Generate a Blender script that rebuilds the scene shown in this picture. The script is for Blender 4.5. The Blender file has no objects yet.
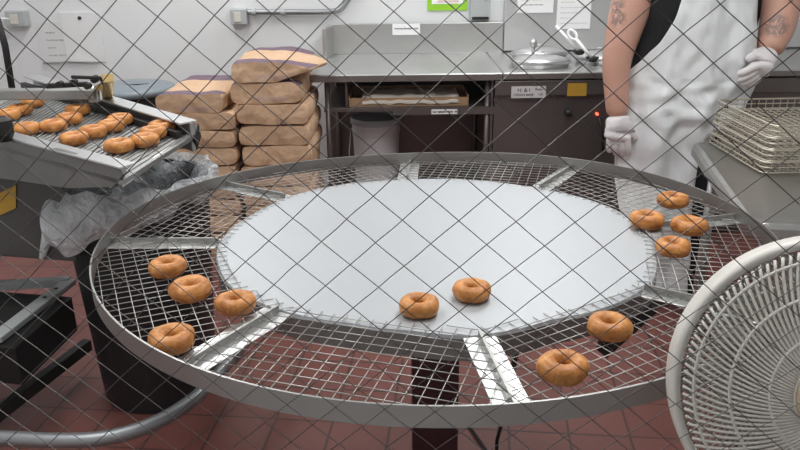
import bpy, bmesh, math, random
from math import sin, cos, pi, radians, sqrt, atan2
from mathutils import Vector, Matrix, noise
random.seed(7)
scene = bpy.context.scene
COL = scene.collection

# ------------------------------------------------------------------ camera
F, PIT, ROLL, H = 760.0, radians(20.5), -0.012, 1.55
CP, SP, CR, SR = cos(PIT), sin(PIT), cos(ROLL), sin(ROLL)
XW, FW, UW = Vector((1, 0, 0)), Vector((0, CP, -SP)), Vector((0, SP, CP))
RIGHT, UP = CR * XW + SR * UW, -SR * XW + CR * UW
def ray(px, py):
    return FW + RIGHT * ((px - 400) / F) - UP * ((py - 225) / F)
def P(px, py, z):
    r = ray(px, py); return Vector((0, 0, H)) + r * ((z - H) / r.z)
def Q(px, py, y):
    r = ray(px, py); return Vector((0, 0, H)) + r * (y / r.y)
cam = bpy.data.objects.new('camera', bpy.data.cameras.new('camera'))
COL.objects.link(cam)
M = Matrix((RIGHT, UP, -FW)).transposed().to_4x4(); M.translation = (0, 0, H)
cam.matrix_world = M
cam.data.sensor_width = 36; cam.data.lens = 36 * F / 800
cam.data.clip_start = 0.02
scene.camera = cam

# ------------------------------------------------------------------ materials
def mat(name, col, rough=.5, metal=0., nscale=0, namt=.15, bump=0, bscale=60, spec=.5, alpha=1, emit=None, estr=0, stretch=None, coat=0, sss=0):
    m = bpy.data.materials.new(name); m.use_nodes = True
    nt = m.node_tree; b = nt.nodes['Principled BSDF']
    b.inputs['Base Color'].default_value = (*col, 1); b.inputs['Roughness'].default_value = rough
    b.inputs['Metallic'].default_value = metal; b.inputs['Specular IOR Level'].default_value = spec
    b.inputs['Alpha'].default_value = alpha; b.inputs['Coat Weight'].default_value = coat
    if sss:
        b.inputs['Subsurface Weight'].default_value = sss; b.inputs['Subsurface Radius'].default_value = (.01, .004, .002)
    if emit: b.inputs['Emission Color'].default_value = (*emit, 1); b.inputs['Emission Strength'].default_value = estr
    if nscale or bump:
        tc = nt.nodes.new('ShaderNodeTexCoord'); src = tc.outputs['Object']
        if stretch:
            mp = nt.nodes.new('ShaderNodeMapping'); mp.inputs['Scale'].default_value = stretch
            nt.links.new(src, mp.inputs[0]); src = mp.outputs[0]
    if nscale:
        n = nt.nodes.new('ShaderNodeTexNoise'); n.inputs['Scale'].default_value = nscale; n.inputs['Detail'].default_value = 4
        r = nt.nodes.new('ShaderNodeMix'); r.data_type = 'RGBA'
        r.inputs[6].default_value = (*[max(0, c * (1 - namt)) for c in col], 1)
        r.inputs[7].default_value = (*[min(1, c * (1 + namt)) for c in col], 1)
        nt.links.new(src, n.inputs['Vector']); nt.links.new(n.outputs['Fac'], r.inputs[0]); nt.links.new(r.outputs[2], b.inputs['Base Color'])
    if bump:
        n2 = nt.nodes.new('ShaderNodeTexNoise'); n2.inputs['Scale'].default_value = bscale; n2.inputs['Detail'].default_value = 3
        bp = nt.nodes.new('ShaderNodeBump'); bp.inputs['Strength'].default_value = bump; bp.inputs['Distance'].default_value = .01
        nt.links.new(src, n2.inputs['Vector']); nt.links.new(n2.outputs['Fac'], bp.inputs['Height']); nt.links.new(bp.outputs[0], b.inputs['Normal'])
    return m
class NT:
    def __init__(s, m): s.t = m.node_tree; s.b = s.t.nodes['Principled BSDF']
    def n(s, typ, **kw):
        x = s.t.nodes.new(typ)
        for k, v in kw.items(): setattr(x, k, v)
        return x
    def l(s, a, b): s.t.links.new(a, b)
    def math(s, op, a, b=None, c=None, clamp=False):
        x = s.n('ShaderNodeMath', operation=op, use_clamp=clamp)
        for i, v in enumerate((a, b, c)):
            if v is None: continue
            if isinstance(v, (int, float)): x.inputs[i].default_value = v
            else: s.l(v, x.inputs[i])
        return x.outputs[0]
    def mix(s, f, a, b):
        x = s.n('ShaderNodeMix', data_type='RGBA')
        s.l(f, x.inputs[0])
        for i, v in ((6, a), (7, b)):
            if isinstance(v, tuple): x.inputs[i].default_value = (*v, 1)
            else: s.l(v, x.inputs[i])
        return x.outputs[2]
    def band(s, v, lo, hi, soft=.01):
        a = s.n('ShaderNodeMapRange', interpolation_type='SMOOTHSTEP'); s.l(v, a.inputs[0]); a.inputs[1].default_value = lo - soft; a.inputs[2].default_value = lo + soft
        b = s.n('ShaderNodeMapRange', interpolation_type='SMOOTHSTEP'); s.l(v, b.inputs[0]); b.inputs[1].default_value = hi - soft; b.inputs[2].default_value = hi + soft
        return s.math('SUBTRACT', a.outputs[0], b.outputs[0], clamp=True)

STEEL = mat('brushed_steel', (.60, .60, .60), .32, .9, 30, .06, .04, 90, stretch=(1, 12, 1))
STEELD = mat('dull_steel', (.36, .36, .35), .42, .75, 14, .10)
COUNTER = mat('counter_steel', (.56, .56, .55), .34, .85, 9, .07)
LIPM = mat('lip_dark_reflection', (.25, .225, .21), .4, .7, 5, .10)  # steel darkened to hold the dark reflection on the front edges
CABINET = mat('cabinet_steel', (.16, .135, .13), .38, .6, 5, .10)
DISC = mat('disc_steel', (.455, .47, .485), .50, .42, 5, .03, .02, 7)
RIMM = mat('rim_steel', (.36, .355, .34), .40, .8, 8, .08)
WIREM = mat('mesh_wire', (.44, .43, .405), .38, .7)
FOILM = mat('bright_flange', (.66, .66, .65), .32, .8, 25, .05, .10, 55)
BLACK = mat('black_plastic', (.012, .012, .013), .45, 0, 12, .3)
DARK = mat('dark_metal', (.022, .021, .020), .5, .2, 10, .25, spec=.3)
MAROON = mat('maroon_paint', (.05, .010, .014), .4, 0, 8, .15)
PIPE = mat('galvanised_pipe', (.30, .31, .32), .45, .7, 14, .08)
WALL = mat('white_wall', (.74, .745, .75), .6, 0, 1.2, .05, .03, 25)
PANEL = mat('steel_panel', (.60, .60, .60), .42, .55, 3, .05)
WHITE = mat('white_paper', (.88, .88, .88), .7, 0, 20, .02)
INK = mat('grey_ink', (.18, .18, .2), .7)
INKB = mat('black_ink', (.03, .03, .03), .7)
GREY = mat('grey_paint', (.42, .44, .44), .5, 0, 10, .08)
LIDM = mat('slate_lid', (.20, .235, .26), .4, 0, 6, .06)
FANW = mat('fan_plastic', (.68, .65, .60), .42, 0, 12, .04)
FANT = mat('fan_motor_beige', (.52, .40, .27), .5, 0, 12, .06)
BLADE = mat('fan_blade', (.60, .53, .44), .45)
YEL = mat('yellow_sticker', (.50, .29, .03), .5, 0, 40, .12)
GLOVE = mat('white_glove', (.80, .76, .765), .55, 0, 40, .05, .15, 60, sss=.1)
APRON = mat('white_apron', (.80, .82, .825), .55, 0, 7, .05, .2, 10)
SHIRT = mat('black_cotton', (.012, .012, .013), .85)
TROUS = mat('dark_trousers', (.03, .03, .036), .8)
SHOE = mat('black_shoe', (.015, .015, .015), .5)
HAIR = mat('brown_hair', (.06, .035, .02), .7, 0, 60, .3)
BRASS = mat('brass_bracket', (.48, .34, .14), .4, .5, 30, .15)
CARD = mat('kraft_card', (.42, .27, .15), .8, 0, 20, .1)
PAPERB = mat('baking_paper', (.72, .66, .58), .7, 0, 30, .06, .2, 30)
GREEN = mat('green_card', (.30, .62, .03), .5)
PINK = mat('pale_pink', (.78, .62, .60), .6)
LED = mat('red_led', (.8, .1, .05), .4, emit=(1, .12, .05), estr=2.5)
LAMP = mat('lamp_diffuser', (.9, .9, .9), .6, emit=(.985, .995, 1), estr=2.2)
BUCKET = mat('white_bucket', (.66, .66, .68), .45, 0, 8, .04)
BASKW = mat('basket_wire', (.62, .57, .48), .36, .7, 30, .1)
WOODT = mat('tan_wood', (.45, .28, .12), .5, 0, 30, .2)
GLASSWIRE = mat('glass_wire', (.24, .232, .222), .32, 1.0)
CEILM = mat('ceiling_white', (.75, .75, .74), .8, 0, 2, .03)

def mk_doughnut():
    m = mat('fried_dough', (.5, .2, .06), .42, 0, spec=.4); t = NT(m)
    tc = t.n('ShaderNodeTexCoord'); oi = t.n('ShaderNodeObjectInfo')
    ad = t.n('ShaderNodeVectorMath', operation='ADD'); t.l(tc.outputs['Object'], ad.inputs[0]); t.l(oi.outputs['Random'], ad.inputs[1])
    a = t.n('ShaderNodeTexNoise'); a.inputs['Scale'].default_value = 38; a.inputs['Detail'].default_value = 5; t.l(ad.outputs[0], a.inputs['Vector'])
    b = t.n('ShaderNodeTexNoise'); b.inputs['Scale'].default_value = 150; b.inputs['Detail'].default_value = 3; t.l(ad.outputs[0], b.inputs['Vector'])
    r = t.n('ShaderNodeValToRGB'); e = r.color_ramp.elements
    e[0].position = .30; e[0].color = (.36, .12, .024, 1); e[1].position = .72; e[1].color = (.70, .32, .095, 1)
    t.l(a.outputs['Fac'], r.inputs[0])
    c = t.mix(t.math('MULTIPLY', t.band(b.outputs['Fac'], .60, .9, .05), .45), r.outputs[0], (.30, .085, .016))
    t.l(c, t.b.inputs['Base Color'])
    bp = t.n('ShaderNodeBump'); bp.inputs['Strength'].default_value = .25; bp.inputs['Distance'].default_value = .004
    t.l(b.outputs['Fac'], bp.inputs['Height']); t.l(bp.outputs[0], t.b.inputs['Normal'])
    return m
DOUGH = mk_doughnut()

def mk_floor():
    m = mat('quarry_tile', (.2, .08, .06), .45, spec=.4); t = NT(m)
    tc = t.n('ShaderNodeTexCoord')
    mp = t.n('ShaderNodeMapping'); mp.inputs['Rotation'].default_value = (0, 0, radians(6)); mp.inputs['Location'].default_value = (.07, .02, 0)
    t.l(tc.outputs['Object'], mp.inputs[0])
    br = t.n('ShaderNodeTexBrick'); br.offset = 0; br.inputs['Scale'].default_value = 1
    br.inputs['Brick Width'].default_value = .2; br.inputs['Row Height'].default_value = .2; br.inputs['Mortar Size'].default_value = .0045
    br.inputs['Color1'].default_value = (.225, .078, .062, 1); br.inputs['Color2'].default_value = (.19, .063, .051, 1); br.inputs['Mortar'].default_value = (.06, .03, .026, 1)
    t.l(mp.outputs[0], br.inputs['Vector'])
    n = t.n('ShaderNodeTexNoise'); n.inputs['Scale'].default_value = 3.5; n.inputs['Detail'].default_value = 5; t.l(tc.outputs['Object'], n.inputs['Vector'])
    t.l(t.mix(t.math('MULTIPLY', n.outputs['Fac'], .5), br.outputs['Color'], (.125, .045, .039)), t.b.inputs['Base Color'])
    bp = t.n('ShaderNodeBump'); bp.inputs['Strength'].default_value = .3; bp.inputs['Distance'].default_value = .004; bp.invert = True
    t.l(br.outputs['Fac'], bp.inputs['Height']); t.l(bp.outputs[0], t.b.inputs['Normal'])
    return m
FLOOR = mk_floor()

def mk_bag(printed=1.0):
    m = mat('kraft_bag', (.6, .4, .25), .75); t = NT(m)
    tc = t.n('ShaderNodeTexCoord'); sx = t.n('ShaderNodeSeparateXYZ'); t.l(tc.outputs['Object'], sx.inputs[0])
    ge = t.n('ShaderNodeSeparateXYZ'); t.l(tc.outputs['Normal'], ge.inputs[0])
    n = t.n('ShaderNodeTexNoise'); n.inputs['Scale'].default_value = 9; n.inputs['Detail'].default_value = 4; t.l(tc.outputs['Object'], n.inputs['Vector'])
    w = t.n('ShaderNodeTexNoise'); w.inputs['Scale'].default_value = 4; t.l(tc.outputs['Object'], w.inputs['Vector'])
    base = t.mix(n.outputs['Fac'], (.50, .31, .185), (.68, .46, .30))
    yy = t.math('ADD', sx.outputs[1], t.math('MULTIPLY', t.math('SUBTRACT', w.outputs['Fac'], .5), .38))
    up = t.band(ge.outputs[2], .55, 2, .15)
    pr = t.math('MAXIMUM', t.band(yy, -.50, -.17, .008), t.band(yy, .10, .5, .008))
    c = t.mix(t.math('MULTIPLY', t.math('MULTIPLY', pr, up), printed), base, (.155, .10, .135))
    lab = t.math('MULTIPLY', t.math('MULTIPLY', t.band(sx.outputs[0], -.06, .10, .006), t.band(sx.outputs[2], -.038, -.012, .004)), t.band(ge.outputs[1], -2, -.5, .1))
    c = t.mix(t.math('MULTIPLY', lab, .5 * printed), c, (.55, .40, .36))
    t.l(c, t.b.inputs['Base Color'])
    n2 = t.n('ShaderNodeTexNoise'); n2.inputs['Scale'].default_value = 14; n2.inputs['Detail'].default_value = 2; t.l(tc.outputs['Object'], n2.inputs['Vector'])
    bp = t.n('ShaderNodeBump'); bp.inputs['Strength'].default_value = .7; bp.inputs['Distance'].default_value = .03
    t.l(n2.outputs['Fac'], bp.inputs['Height']); t.l(bp.outputs[0], t.b.inputs['Normal'])
    return m
BAG = mk_bag(0.0); BAGP = mk_bag(1.0)

def mk_clear(name, col, tr, rough=.2):
    m = bpy.data.materials.new(name); m.use_nodes = True; nt = m.node_tree
    b = nt.nodes['Principled BSDF']; b.inputs['Base Color'].default_value = (*col, 1); b.inputs['Roughness'].default_value = rough
    tb = nt.nodes.new('ShaderNodeBsdfTransparent'); mx = nt.nodes.new('ShaderNodeMixShader'); out = nt.nodes['Material Output']
    tc = nt.nodes.new('ShaderNodeTexCoord'); n = nt.nodes.new('ShaderNodeTexNoise'); n.inputs['Scale'].default_value = 9; n.inputs['Detail'].default_value = 3
    mr = nt.nodes.new('ShaderNodeMapRange'); mr.inputs[1].default_value = .3; mr.inputs[2].default_value = .7; mr.inputs[3].default_value = tr - .25; mr.inputs[4].default_value = tr + .2
    nt.links.new(tc.outputs['Object'], n.inputs['Vector']); nt.links.new(n.outputs['Fac'], mr.inputs[0]); nt.links.new(mr.outputs[0], mx.inputs[0])
    vo = nt.nodes.new('ShaderNodeTexVoronoi'); vo.feature = 'DISTANCE_TO_EDGE'; vo.inputs['Scale'].default_value = 7
    dn = nt.nodes.new('ShaderNodeVectorMath'); dn.operation = 'ADD'; nt.links.new(tc.outputs['Object'], dn.inputs[0]); nt.links.new(n.outputs['Color'], dn.inputs[1]); nt.links.new(dn.outputs[0], vo.inputs['Vector'])
    bp = nt.nodes.new('ShaderNodeBump'); bp.inputs['Strength'].default_value = .45; bp.inputs['Distance'].default_value = .04
    nt.links.new(vo.outputs['Distance'], bp.inputs['Height']); nt.links.new(bp.outputs[0], b.inputs['Normal'])
    nt.links.new(b.outputs[0], mx.inputs[1]); nt.links.new(tb.outputs[0], mx.inputs[2]); nt.links.new(mx.outputs[0], out.inputs[0])
    return m
CLEARP = mk_clear('thin_clear_film', (.74, .77, .79), .74, .15)
PLASTIC = mk_clear('clear_bag_film', (.82, .85, .87), .34, .22)
def mk_glass():
    m = bpy.data.materials.new('window_glass'); m.use_nodes = True; nt = m.node_tree; nt.nodes.remove(nt.nodes['Principled BSDF'])
    tb = nt.nodes.new('ShaderNodeBsdfTransparent'); tb.inputs[0].default_value = (.97, .98, .975, 1)
    g = nt.nodes.new('ShaderNodeBsdfGlossy'); g.inputs['Roughness'].default_value = .02
    fr = nt.nodes.new('ShaderNodeFresnel'); fr.inputs['IOR'].default_value = 1.3
    mx = nt.nodes.new('ShaderNodeMixShader'); nt.links.new(fr.outputs[0], mx.inputs[0]); nt.links.new(tb.outputs[0], mx.inputs[1]); nt.links.new(g.outputs[0], mx.inputs[2])
    nt.links.new(mx.outputs[0], nt.nodes['Material Output'].inputs[0]); return m
GLASS = mk_glass()
def mk_skin(tats):
    m = mat('skin', (.60, .33, .25), .5, 0, sss=.12); t = NT(m)
    tc = t.n('ShaderNodeTexCoord')
    n0 = t.n('ShaderNodeTexNoise'); n0.inputs['Scale'].default_value = 14; t.l(tc.outputs['Object'], n0.inputs['Vector'])
    c = t.mix(n0.outputs['Fac'], (.58, .315, .235), (.66, .385, .295))
    n = t.n('ShaderNodeTexNoise'); n.inputs['Scale'].default_value = 42; n.inputs['Detail'].default_value = 2; n.inputs['Distortion'].default_value = 1.5
    t.l(tc.outputs['Object'], n.inputs['Vector'])
    pat = t.band(n.outputs['Fac'], .44, .60, .03)
    for (ctr, rad) in tats:
        d = t.n('ShaderNodeVectorMath', operation='DISTANCE'); t.l(tc.outputs['Object'], d.inputs[0]); d.inputs[1].default_value = ctr
        k = t.math('MULTIPLY', t.band(d.outputs['Value'], -1, rad, .012), t.math('MULTIPLY', pat, .62))
        c = t.mix(k, c, (.10, .105, .11))
    t.l(c, t.b.inputs['Base Color']); return m

# ------------------------------------------------------------------ object helpers
def tag(o, label, cat, group=None, kind=None):
    o['label'] = label; o['category'] = cat
    if group: o['group'] = group
    if kind: o['kind'] = kind
    return o
def empty(name, loc, label, cat, group=None, rz=0):
    o = bpy.data.objects.new(name, None); COL.objects.link(o); o.location = loc; o.rotation_euler = (0, 0, rz); o.empty_display_size = .05
    return tag(o, label, cat, group)
class MB:
    def __init__(s): s.v = []; s.f = []
    def add(s, vs, fs):
        k = len(s.v); s.v += [Vector(v) for v in vs]; s.f += [tuple(i + k for i in f) for f in fs]; return s
    def box(s, c, d, rz=0, mtx=None):
        c = Vector(c); x, y, z = d[0] / 2, d[1] / 2, d[2] / 2
        R = mtx or Matrix.Rotation(rz, 3, 'Z')
        vs = [c + R @ Vector((a * x, b * y, e * z)) for a in (-1, 1) for b in (-1, 1) for e in (-1, 1)]
        return s.add(vs, [(0, 1, 3, 2), (4, 6, 7, 5), (0, 4, 5, 1), (2, 3, 7, 6), (0, 2, 6, 4), (1, 5, 7, 3)])
    def bar(s, a, b, w, h, up=Vector((0, 0, 1))):
        a, b = Vector(a), Vector(b); d = b - a; L = d.length; y = d.normalized()
        if abs(y.dot(up)) > .99: up = Vector((1, 0, 0))
        x = y.cross(up).normalized(); z = x.cross(y)
        return s.box((a + b) / 2, (w, L, h), mtx=Matrix((x, y, z)).transposed())
    def tube(s, pts, r, n=8, closed=False, cap=True):
        pts = [Vector(p) for p in pts]; m = len(pts); rr = r if isinstance(r, (list, tuple)) else [r] * m
        vs = []; prev = None
        for i, p in enumerate(pts):
            if closed: t = pts[(i + 1) % m] - pts[i - 1]
            else: t = pts[min(i + 1, m - 1)] - pts[max(i - 1, 0)]
            t.normalize()
            if prev is None:
                a = Vector((0, 0, 1)) if abs(t.z) < .9 else Vector((1, 0, 0)); u = t.cross(a).normalized()
            else:
                u = (prev - t * prev.dot(t)).normalized()
            prev = u; w = t.cross(u)
            vs += [p + (u * cos(2 * pi * k / n) + w * sin(2 * pi * k / n)) * rr[i] for k in range(n)]
        fs = []
        for i in range(m if closed else m - 1):
            j = (i + 1) % m
            fs += [(i * n + k, i * n + (k + 1) % n, j * n + (k + 1) % n, j * n + k) for k in range(n)]
        if cap and not closed: fs += [tuple(range(n - 1, -1, -1)), tuple((m - 1) * n + k for k in range(n))]
        return s.add(vs, fs)
    def lathe(s, prof, c=(0, 0, 0), n=40, axis=None, cap=True, sy=1):
        c = Vector(c); R = axis or Matrix.Identity(3); vs = []; m = len(prof)
        for (r, z) in prof: vs += [c + R @ Vector((r * cos(2 * pi * k / n), sy * r * sin(2 * pi * k / n), z)) for k in range(n)]
        fs = [(i * n + k, i * n + (k + 1) % n, (i + 1) * n + (k + 1) % n, (i + 1) * n + k) for i in range(m - 1) for k in range(n)]
        if cap: fs += [tuple(range(n - 1, -1, -1)), tuple((m - 1) * n + k for k in range(n))]
        return s.add(vs, fs)
    def prism(s, poly, z0, z1):
        n = len(poly); vs = [(p[0], p[1], z0) for p in poly] + [(p[0], p[1], z1) for p in poly]
        return s.add(vs, [tuple(range(n - 1, -1, -1)), tuple(range(n, 2 * n))] + [(k, (k + 1) % n, n + (k + 1) % n, n + k) for k in range(n)])
    def grid(s, fn, nu, nv, closed_u=False):
        vs = [fn(i / nu, j / nv) for j in range(nv + 1) for i in range(nu + (0 if closed_u else 1))]
        w = nu if closed_u else nu + 1
        fs = [(j * w + i, j * w + (i + 1) % w, (j + 1) * w + (i + 1) % w, (j + 1) * w + i) for j in range(nv) for i in range(nu)]
        return s.add(vs, fs)
    def build(s, name, m, parent=None, smooth=False, bevel=0, loc=None, solid=0, sub=0, angle=None):
        me = bpy.data.meshes.new(name)
        o = bpy.data.objects.new(name, me); COL.objects.link(o)
        org = Vector(loc) if loc is not None else Vector((0, 0, 0))
        if parent is not None:
            inv = Matrix.Rotation(-parent.rotation_euler.z, 3, 'Z'); pl = wloc(parent)
            me.from_pydata([inv @ (v - pl) for v in s.v], [], s.f); o.parent = parent
        else:
            me.from_pydata([v - org for v in s.v], [], s.f); o.location = org
        bm = bmesh.new(); bm.from_mesh(me); bmesh.ops.recalc_face_normals(bm, faces=bm.faces); bm.to_mesh(me); bm.free()
        me.materials.append(m)
        if smooth:
            for p in me.polygons: p.use_smooth = True
        if solid:
            md = o.modifiers.new('thickness', 'SOLIDIFY'); md.thickness = solid; md.offset = 0
        if bevel:
            md = o.modifiers.new('bevel', 'BEVEL'); md.width = bevel; md.segments = 2; md.limit_method = 'ANGLE'; md.angle_limit = radians(40)
        if sub:
            md = o.modifiers.new('sub', 'SUBSURF'); md.levels = sub; md.render_levels = sub
        return o
def wloc(o):
    v = Vector((0, 0, 0))
    while o is not None: v = v + o.location; o = o.parent
    return v
def text(name, body, size, origin, xdir, ydir, m, parent):
    cu = bpy.data.curves.new(name, 'FONT'); cu.body = body; cu.size = size; cu.align_x = 'CENTER'; cu.align_y = 'CENTER'; cu.extrude = .0004
    o = bpy.data.objects.new(name, cu); COL.objects.link(o)
    dg = bpy.context.evaluated_depsgraph_get(); me = bpy.data.meshes.new_from_object(o.evaluated_get(dg))
    bpy.data.objects.remove(o); bpy.data.curves.remove(cu)
    xdir, ydir = Vector(xdir).normalized(), Vector(ydir).normalized(); z = xdir.cross(ydir)
    R = Matrix((xdir, ydir, z)).transposed(); origin = Vector(origin)
    b = MB(); b.v = [origin + R @ v.co for v in me.vertices]; b.f = [tuple(p.vertices) for p in me.polygons]
    bpy.data.meshes.remove(me)
    return b.build(name, m, parent)
def structure(o, label=None, cat=None):
    o['kind'] = 'structure'
    if label: o['label'] = label; o['category'] = cat
    return o
def copy_thing(o, loc, rz=None):
    c = o.copy(); COL.objects.link(c); c.location = loc
    if rz is not None: c.rotation_euler = (0, 0, rz)
    for ch in list(o.children):
        d = ch.copy(); COL.objects.link(d); d.parent = c
        for g in ch.children:
            e = g.copy(); COL.objects.link(e); e.parent = d
    return c

# ------------------------------------------------------------------ room
XL, XR, YB, ZC = -2.7, 2.9, 4.72, 2.7
structure(MB().box(((XL + XR) / 2, 2.4, -.05), (XR - XL + .2, 4.85, .1)).build('floor', FLOOR), 'red quarry tile floor', 'floor')
structure(MB().box(((XL + XR) / 2, 2.4, ZC + .05), (XR - XL + .2, 4.85, .1)).build('ceiling', CEILM), 'white ceiling', 'ceiling')
structure(MB().box(((XL + XR) / 2, YB + .05, ZC / 2), (XR - XL + .2, .1, ZC)).build('wall_back', WALL), 'white back wall', 'wall')
structure(MB().box((XL - .05, 2.4, ZC / 2), (.1, 4.75, ZC)).build('wall_left', WALL), 'white left wall', 'wall')
structure(MB().box((XR + .05, 2.4, ZC / 2), (.1, 4.75, ZC)).build('wall_right', WALL), 'white right wall', 'wall')

# wired window: lattice vectors of the diamond wire seen through the lens
Hm = ((0.07129661, 0.06655634, 0.00538812), (0.05911296, -0.0570175, -0.0140258), (0.0070378, -0.01716048, 0.99155027))
K = 400.0 / F
def camvec(j):
    x, y, z = Hm[0][j] * K, Hm[1][j] * K, Hm[2][j]
    return RIGHT * x - UP * y + FW * z
a0, b0, t0 = camvec(0), camvec(1), camvec(2)
sc_ = .0254 / a0.length
WA, WB, WO = a0 * sc_, b0 * sc_, t0 * sc_ + Vector((0, 0, H))
WN = WA.cross(WB).normalized()
if WN.y > 0: WN = -WN                       # faces the customer side
WX = Vector((0, 0, 1)).cross(WN).normalized()
if WX.x < 0: WX = -WX
WZ = WX.cross(WN); WZ = WZ if WZ.z > 0 else -WZ
def wp(u, v, d=0): return WO + WX * u + WZ * v + WN * d
U0, U1, V0, V1 = -.62, .72, -.58, .42
win = bpy.data.objects.new('window_1', None); COL.objects.link(win); win.location = WO
structure(win, 'wired glass viewing window in the front wall', 'window')
MB().add([wp(U0, V0), wp(U1, V0), wp(U1, V1), wp(U0, V1)], [(0, 1, 2, 3)]).build('glass_pane', GLASS, win)
# wires
wm = MB()
e1, e2 = WA.normalized(), WB.normalized()
def wire(p0, d, ph, weave):
    # clip to the pane
    lo, hi = -9, 9
    for ax, mn, mx in ((WX, U0, U1), (WZ, V0, V1)):
        o = (p0 - WO).dot(ax); k = d.dot(ax)
        if abs(k) < 1e-6: continue
        ta, tb = sorted(((mn - o) / k, (mx - o) / k)); lo, hi = max(lo, ta), min(hi, tb)
    if hi - lo < .01: return
    n = max(2, int((hi - lo) / .0064)); side = d.cross(WN).normalized()
    pts = []
    for i in range(n + 1):
        s = lo + (hi - lo) * i / n; p = p0 + d * s
        q = noise.noise(Vector((p.x * 45, p.z * 45, ph * 3.1))) * .0006
        pts.append(p + side * q + WN * (.0012 + weave * .0004))
    wm.tube(pts, .00035, 5)
for i in range(-60, 61):
    wire(WO + WA * i, e2, i, 1)
    wire(WO + WB * i, e1, i + 200, -1)
wm.build('wire_mesh', GLASSWIRE, win, smooth=True)
fr = MB()
for (ua, va, ub, vb) in ((U0, V0, U1, V0), (U0, V1, U1, V1), (U0, V0, U0, V1), (U1, V0, U1, V1)):
    fr.bar(wp(ua, va), wp(ub, vb), .05, .05, WN)
fr.build('window_frame', STEELD, win, bevel=.004)
wf = MB()
zlo, zhi = wp(0, V0).z, wp(0, V1).z
ang = atan2(WX.y, WX.x)
def wslab(u0, u1, z0, z1):
    d2 = Vector((WX.x, WX.y, 0)).normalized(); base = Vector((WO.x, WO.y, 0))
    p = base + d2 * ((u0 + u1) / 2); p.z = (z0 + z1) / 2
    wf.box(p, (u1 - u0, .10, z1 - z0), rz=ang)
wslab(-2.62, U0, 0, ZC); wslab(U1, 2.75, 0, ZC); wslab(U0, U1, 0, zlo); wslab(U0, U1, zhi, ZC)
structure(wf.build('wall_front', WALL), 'front wall around the viewing window', 'wall')

# ceiling lights
def ceiling_light(x, y, label, power):
    t = empty('ceiling_light', (x, y, ZC), label, 'light', 'ceiling light panels')
    f = MB()
    for sx in (-1, 1): f.box((x + sx * .31, y, ZC - .03), (.02, 1.24, .06))
    for sy in (-1, 1): f.box((x, y + sy * .61, ZC - .03), (.60, .02, .06))
    f.build('frame', WHITE, t)
    MB().box((x, y, ZC - .025), (.60, 1.20, .01)).build('diffuser', LAMP, t)
    ld = bpy.data.lights.new('lamp', 'AREA'); ld.shape = 'RECTANGLE'; ld.size = .58; ld.size_y = 1.18; ld.energy = power; ld.color = (.985, .995, 1)
    lo = bpy.data.objects.new('lamp', ld); COL.objects.link(lo); lo.parent = t; lo.location = (0, 0, -.035)
ceiling_light(-1.2, 1.75, 'white ceiling light panel over the doughnut conveyor', 21.5)
ceiling_light(.75, 1.75, 'white ceiling light panel over the round table', 21.5)
ceiling_light(-1.2, 3.75, 'white ceiling light panel over the flour bags', 21.5)
ceiling_light(.75, 3.75, 'white ceiling light panel over the steel counter', 21.5)
w = bpy.data.worlds.new('world'); scene.world = w; w.use_nodes = True
w.node_tree.nodes['Background'].inputs[0].default_value = (.9, .92, 1, 1); w.node_tree.nodes['Background'].inputs[1].default_value = .12

# ------------------------------------------------------------------ round cooling table
TC = Vector((.1033, 1.8075, 0)); ZR, ZM = .86, .829
CO = (0.8092, -0.0087, 0.0001, 0.0358, 0.0052, -0.0062, 0.0132, -0.0035, -0.0042)
def rrim(p):
    r = CO[0]
    for k in range(1, 5): r += CO[2 * k - 1] * cos(k * p) + CO[2 * k] * sin(k * p)
    return r
DP = [(6, .55), (25.4, .565), (39.2, .562), (53.8, .55), (78, .553), (100.5, .560), (118, .578), (138.5, .590), (150, .575), (180, .572), (193.2, .558), (207.3, .550), (224.2, .522), (244.7, .483), (259.7, .480), (274, .497), (295.3, .478), (318.4, .512), (332, .530), (348, .530)]
def rdisc(p):
    a = math.degrees(p) % 360
    for i in range(len(DP)):
        a0_, r0_ = DP[i]; a1_, r1_ = DP[(i + 1) % len(DP)]
        if i == len(DP) - 1: a1_ += 360
        for k in (0, 360):
            if a0_ <= a + k <= a1_: f = (a + k - a0_) / (a1_ - a0_); return r0_ + (r1_ - r0_) * f
def pol(p, r, z): return Vector((TC.x + r * cos(p), TC.y + r * sin(p), z))
table = empty('cooling_table', TC, 'large round wire mesh cooling table with plain steel disc at its centre', 'table')
b = MB(); n = 160; RB = ZM - .010
for (r_off, z) in ((0, RB), (0, ZR), (-.004, ZR), (-.004, RB)):
    b.v += [pol(2 * pi * k / n, rrim(2 * pi * k / n) + r_off, z) for k in range(n)]
b.f = [(i * n + k, i * n + (k + 1) % n, ((i + 1) % 4) * n + (k + 1) % n, ((i + 1) % 4) * n + k) for i in range(4) for k in range(n)]
b.build('rim_band', RIMM, table, smooth=False)
b = MB(); n = 180
for (ro, z) in ((-.30, ZM - .001), (-.012, ZM - .001), (-.003, ZM - .003), (0, ZM - .010)):
    b.v += [pol(2 * pi * k / n, rdisc(2 * pi * k / n) + ro, z) for k in range(n)]
b.f = [(i * n + k, i * n + (k + 1) % n, (i + 1) * n + (k + 1) % n, (i + 1) * n + k) for i in range(3) for k in range(n)] + [tuple(range(n - 1, -1, -1))]
dsk = b.build('centre_disc', DISC, table)
b = MB()
for (ro, z) in ((0, ZM - .010), (-.001, ZM - .060), (-.012, ZM - .061), (-.30, ZM - .061)):
    b.v += [pol(2 * pi * k / n, rdisc(2 * pi * k / n) + ro, z) for k in range(n)]
b.f = [(i * n + k, i * n + (k + 1) % n, (i + 1) * n + (k + 1) % n, (i + 1) * n + k) for i in range(3) for k in range(n)] + [tuple(3 * n + k for k in range(n))]
b.build('disc_skirt', mat('skirt_steel', (.22, .215, .205), .4, .75), table)
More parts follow.
